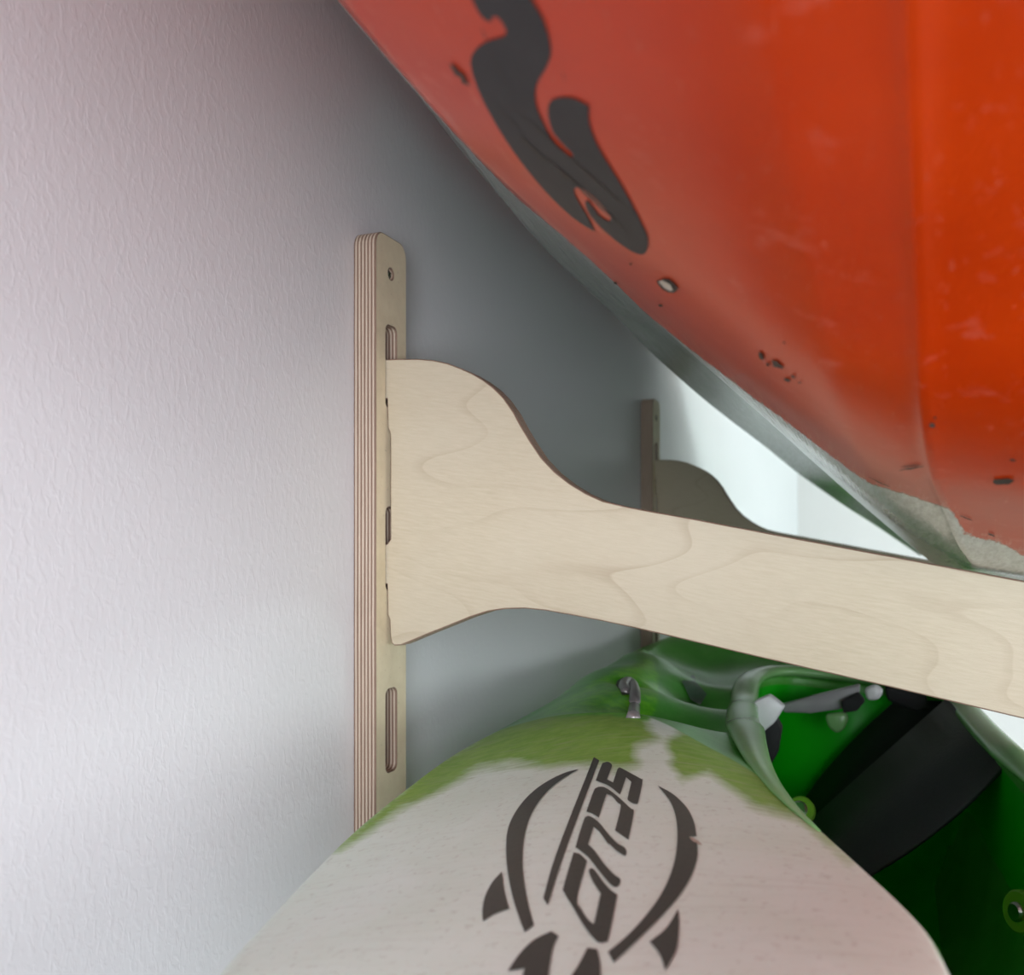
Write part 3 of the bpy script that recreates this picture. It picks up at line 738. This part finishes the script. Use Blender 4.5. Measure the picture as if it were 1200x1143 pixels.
# emblem on the nose
z = zc(540, 860, 3.53); zA = zc(640, 880, 9.525); zB = zc(640, 980, 7.01)
def pr(pts, n=5): 
    o = decal('emblem_print', spline(pts, n), bvh2, M_BLACKPRINT, None, 7, .0004); kid(o, K2); return o
pr([z(488, 150, 1), z(430, 165), z(350, 205), z(280, 260), z(225, 330), z(195, 400), z(188, 480), z(195, 580), z(215, 680), z(240, 760), z(265, 826, 1), z(303, 795, 1), z(280, 710), z(262, 610), z(256, 520), z(265, 420), z(295, 330), z(350, 250), z(420, 190)])
pr([z(170, 575, 1), z(130, 620), z(100, 680), z(90, 735), z(93, 780, 1), z(140, 750), z(200, 728, 1), z(180, 650)])
pr([zA(534, 78, 1), zA(592, 115, 1), zA(210, 1143), zB(14, 578, 1), zB(-22, 520, 1), zA(120, 1143)])
pr([z(815, 218, 1), z(880, 255), z(935, 310), z(965, 370), z(975, 428, 1), z(945, 430, 1), z(958, 440, 1), z(978, 455, 1), z(978, 520), z(950, 600), z(900, 680), z(830, 760), z(740, 850), z(633, 952, 1), z(610, 908, 1), z(700, 830), z(780, 740), z(840, 650), z(880, 550), z(895, 460), z(893, 370), z(870, 290)])
pr([z(900, 730, 1), z(904, 800), z(895, 890), z(870, 945), z(847, 985, 1), z(825, 920), z(782, 865, 1), z(850, 810)])
pr([zA(622, 165), zA(650, 140), zA(690, 132), zA(725, 152), zA(733, 185), zA(680, 328, 1), zA(748, 364, 1), zA(795, 222), zA(812, 202), zA(845, 206), zA(1050, 318), zA(1076, 345), zA(1028, 580), zA(1000, 603), zA(960, 592), zA(915, 560), zA(912, 530), zA(952, 358, 1), zA(893, 303, 1), zA(832, 480), zA(812, 487), zA(700, 400), zA(570, 345), zA(560, 330)])
pr([zA(530, 462), zA(560, 425), zA(610, 410), zA(680, 430), zA(800, 520), zA(940, 650), zA(978, 700), zA(918, 1003, 1), zA(770, 900, 1), zA(832, 640), zA(800, 590), zA(735, 515), zA(690, 498), zA(668, 510), zA(588, 757, 1), zA(520, 712), zA(450, 690, 1)])
pr([zA(420, 790), zA(450, 745), zA(500, 745), zA(590, 810), zA(700, 945), zA(800, 1045), zB(640, 98), zB(660, 130), zB(648, 168), zB(580, 130), zB(520, 72), zA(700, 1060), zA(600, 920), zA(530, 858, 1), zB(345, 75, 1), zB(400, 130), zB(480, 240), zB(560, 325), zB(608, 360), zB(605, 400), zB(572, 428), zB(520, 395), zB(440, 300), zB(350, 185), zB(260, 110), zB(246, 85)])
pr([zB(226, 142, 1), zB(280, 158), zB(336, 212, 1), zB(256, 520), zB(290, 610), zB(345, 695), zB(390, 732, 1), zB(400, 705), zB(450, 480, 1), zB(385, 380), zB(352, 300), zB(368, 274), zB(400, 290), zB(470, 385), zB(530, 450), zB(586, 490, 1), zB(516, 840), zB(490, 878), zB(455, 887), zB(410, 870), zB(320, 760), zB(220, 590), zB(148, 470), zB(145, 420)])
pr([z(375, 822, 1), z(405, 842, 1), z(380, 900), z(360, 1030, 1), z(250, 1030, 1), z(265, 975, 1), z(195, 988, 1), z(240, 920), z(300, 860)])
pr([z(525, 890, 1), z(565, 897, 1), z(578, 960), z(578, 1040, 1), z(430, 1040, 1), z(480, 975)])
streak((808, 983), (822, 992), 3.2, bvh2, M_PALE, K2, 'gouge', .4, 3)

# carry handle: dark hole and grey hook
bm = bmesh.new(); hzv = H+float(hz(hx, hy))
def local_at(u, v):
    hit, n, *_ = bvh2.ray_cast(EYE, ray(u, v), 5); return hit, n
hit, n = local_at(735, 802)
hp = hit
eye_d = (EYE-hp).normalized()
def off_ray(u, v, D0):
    r = ray(u, v); return EYE+r*D0
dist = (hp-EYE).length
hook = []
for u_, v_, up_ in ((734, 812, -.002), (731, 804, .002), (735, 799, .006), (741, 802, .008), (744, 811, .007), (744, 821, .006), (743, 832, .004), (742, 841, .000)):
    q_, n_ = local_at(u_, v_); q0, _n = local_at(740, 829)
    hook.append(EYE+ray(u_, v_)*((min((q_-EYE).length, dist))-up_-.003))
kid(tube('carry_hook', smooth3(hook, 5), .0048, M_CORD, None, 10), K2)
bm = bmesh.new(); tor = []
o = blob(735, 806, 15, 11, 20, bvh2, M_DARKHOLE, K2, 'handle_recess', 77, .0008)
# small plate in the moulded recess
ph, pn = local_at(812, 810)
pl = [(798, 797), (812, 793), (829, 815), (820, 828), (806, 820)]
kid(decal('drain_plate', spline([(798, 800, 1), (811, 793, 1), (828, 816, 1), (820, 829, 1), (808, 822, 1)], 3), bvh2, M_HATCH, None, 8, .002), K2)

# cockpit fittings, each at its own depth
def quadband(name, left, right, mat, thick=.004):
    """band between two 3-D edge curves"""
    A1 = smooth3(left, 6); B1 = smooth3(right, 6); n = min(len(A1), len(B1)); bm = bmesh.new(); tv = []; 
    nn = (A1[1]-A1[0]).cross(B1[0]-A1[0]).normalized()
    for off in (0, thick):
        tv.append([[bm.verts.new(p+nn*off) for p in (A1[i], A1[i].lerp(B1[i], .5)-nn*.003, B1[i])] for i in range(n)])
    for i in range(n-1):
        for j in range(2):
            bm.faces.new((tv[0][i][j], tv[0][i][j+1], tv[0][i+1][j+1], tv[0][i+1][j])); bm.faces.new((tv[1][i][j], tv[1][i+1][j], tv[1][i+1][j+1], tv[1][i][j+1]))
        for j in (0, 2):
            bm.faces.new((tv[0][i][j], tv[0][i+1][j], tv[1][i+1][j], tv[1][i][j]))
    for i in (0, n-1):
        for j in range(2): bm.faces.new((tv[0][i][j], tv[0][i][j+1], tv[1][i][j+1], tv[1][i][j]))
    return kid(from_bm(name, bm, mat), K2)
quadband('thigh_strap', [at(1112, 822, 1.08), at(1060, 868, 1.05), at(1000, 922, 1.0), at(950, 968, .95), at(900, 1020, .9)],
         [at(1182, 898, .90), at(1130, 950, .90), at(1070, 997, .88), at(1010, 1035, .85), at(950, 1080, .8)], M_WEB)
quadband('dark_band', [at(1060, 822, 1.20), at(1010, 868, 1.19), at(960, 925, 1.15), at(920, 990, 1.10)],
         [at(1120, 828, 1.16), at(1060, 880, 1.12), at(1000, 940, 1.07), at(960, 1010, 1.0)], M_FOAM, .01)  # black band behind the thigh strap
def slab(name, poly, y, depth, mat, bev=.003):
    pts = [at(u, v, y) for u, v in poly]; bm = bmesh.new()
    A_ = [bm.verts.new(p) for p in pts]; B_ = [bm.verts.new(p+Vector((0, depth, 0))) for p in pts]
    bm.faces.new(A_); bm.faces.new(B_[::-1])
    for i in range(len(pts)): bm.faces.new((A_[i], B_[i], B_[(i+1) % len(pts)], A_[(i+1) % len(pts)]))
    bmesh.ops.bevel(bm, geom=list(bm.edges), offset=bev, segments=3, affect='EDGES', profile=.5)
    return kid(from_bm(name, bm, mat, None, True), K2)
slab('thigh_pad', [(868, 862), (908, 842), (915, 855), (910, 885), (898, 906), (885, 890)], .93, .02, M_FOAM, .002)
slab('pad_clip', [(884, 822), (901, 815), (919, 829), (907, 848), (882, 868), (876, 850)], .92, .015, M_WHITEP, .002)
slab('ratchet_bar', [(914, 826), (950, 817), (985, 808), (1008, 802), (1006, 818), (985, 832), (950, 836), (918, 836)], 1.10, .012, M_GREYP, .003)
slab('ratchet_lever', [(985, 822), (1006, 812), (1014, 822), (1004, 834), (988, 836)], 1.08, .012, M_FOAM, .002)
slab('ratchet_button', [(1012, 808), (1026, 802), (1036, 810), (1030, 821), (1016, 822)], 1.07, .012, M_WHITEP, .004)
slab('strap_tip', [(966, 838), (990, 835), (995, 842), (989, 856), (980, 861), (970, 853)], 1.09, .012, M_RIM, .004)
slab('strap_anchor', [(1036, 805), (1085, 815), (1090, 832), (1075, 836), (1040, 822)], 1.12, .02, M_FOAM, .004)
def bolt(u, v, y, ro, ri, nrm):
    c0 = at(u, v, y); nrm = Vector(nrm).normalized(); q = nrm.to_track_quat('Z', 'Y')
    for nm, r, h0, h1, mt in (('bolt_washer', ro, -.004, .003, M_BRIGHT), ('bolt_head', ri, .002, .006, M_BOLT)):
        bm = bmesh.new(); R = []
        for rad, hh in ((r, h0), (r, h1-.0015), (r-.0015, h1)):
            R.append([bm.verts.new(c0+q@Vector((rad*math.cos(2*math.pi*k/24), rad*math.sin(2*math.pi*k/24), hh))) for k in range(24)])
        for A_, B_ in zip(R, R[1:]):
            for k in range(24): bm.faces.new((A_[k], A_[(k+1) % 24], B_[(k+1) % 24], B_[k]))
        bm.faces.new(R[-1]); bm.faces.new(R[0][::-1])
        kid(from_bm(nm, bm, mt, None, False), K2)
bolt(1196, 1069, .74, .0145, .0065, (-.8, -.6, .1))
bolt(938, 950, .86, .012, .007, (-.2, -.9, .5))
for o in (up1, up2): pass
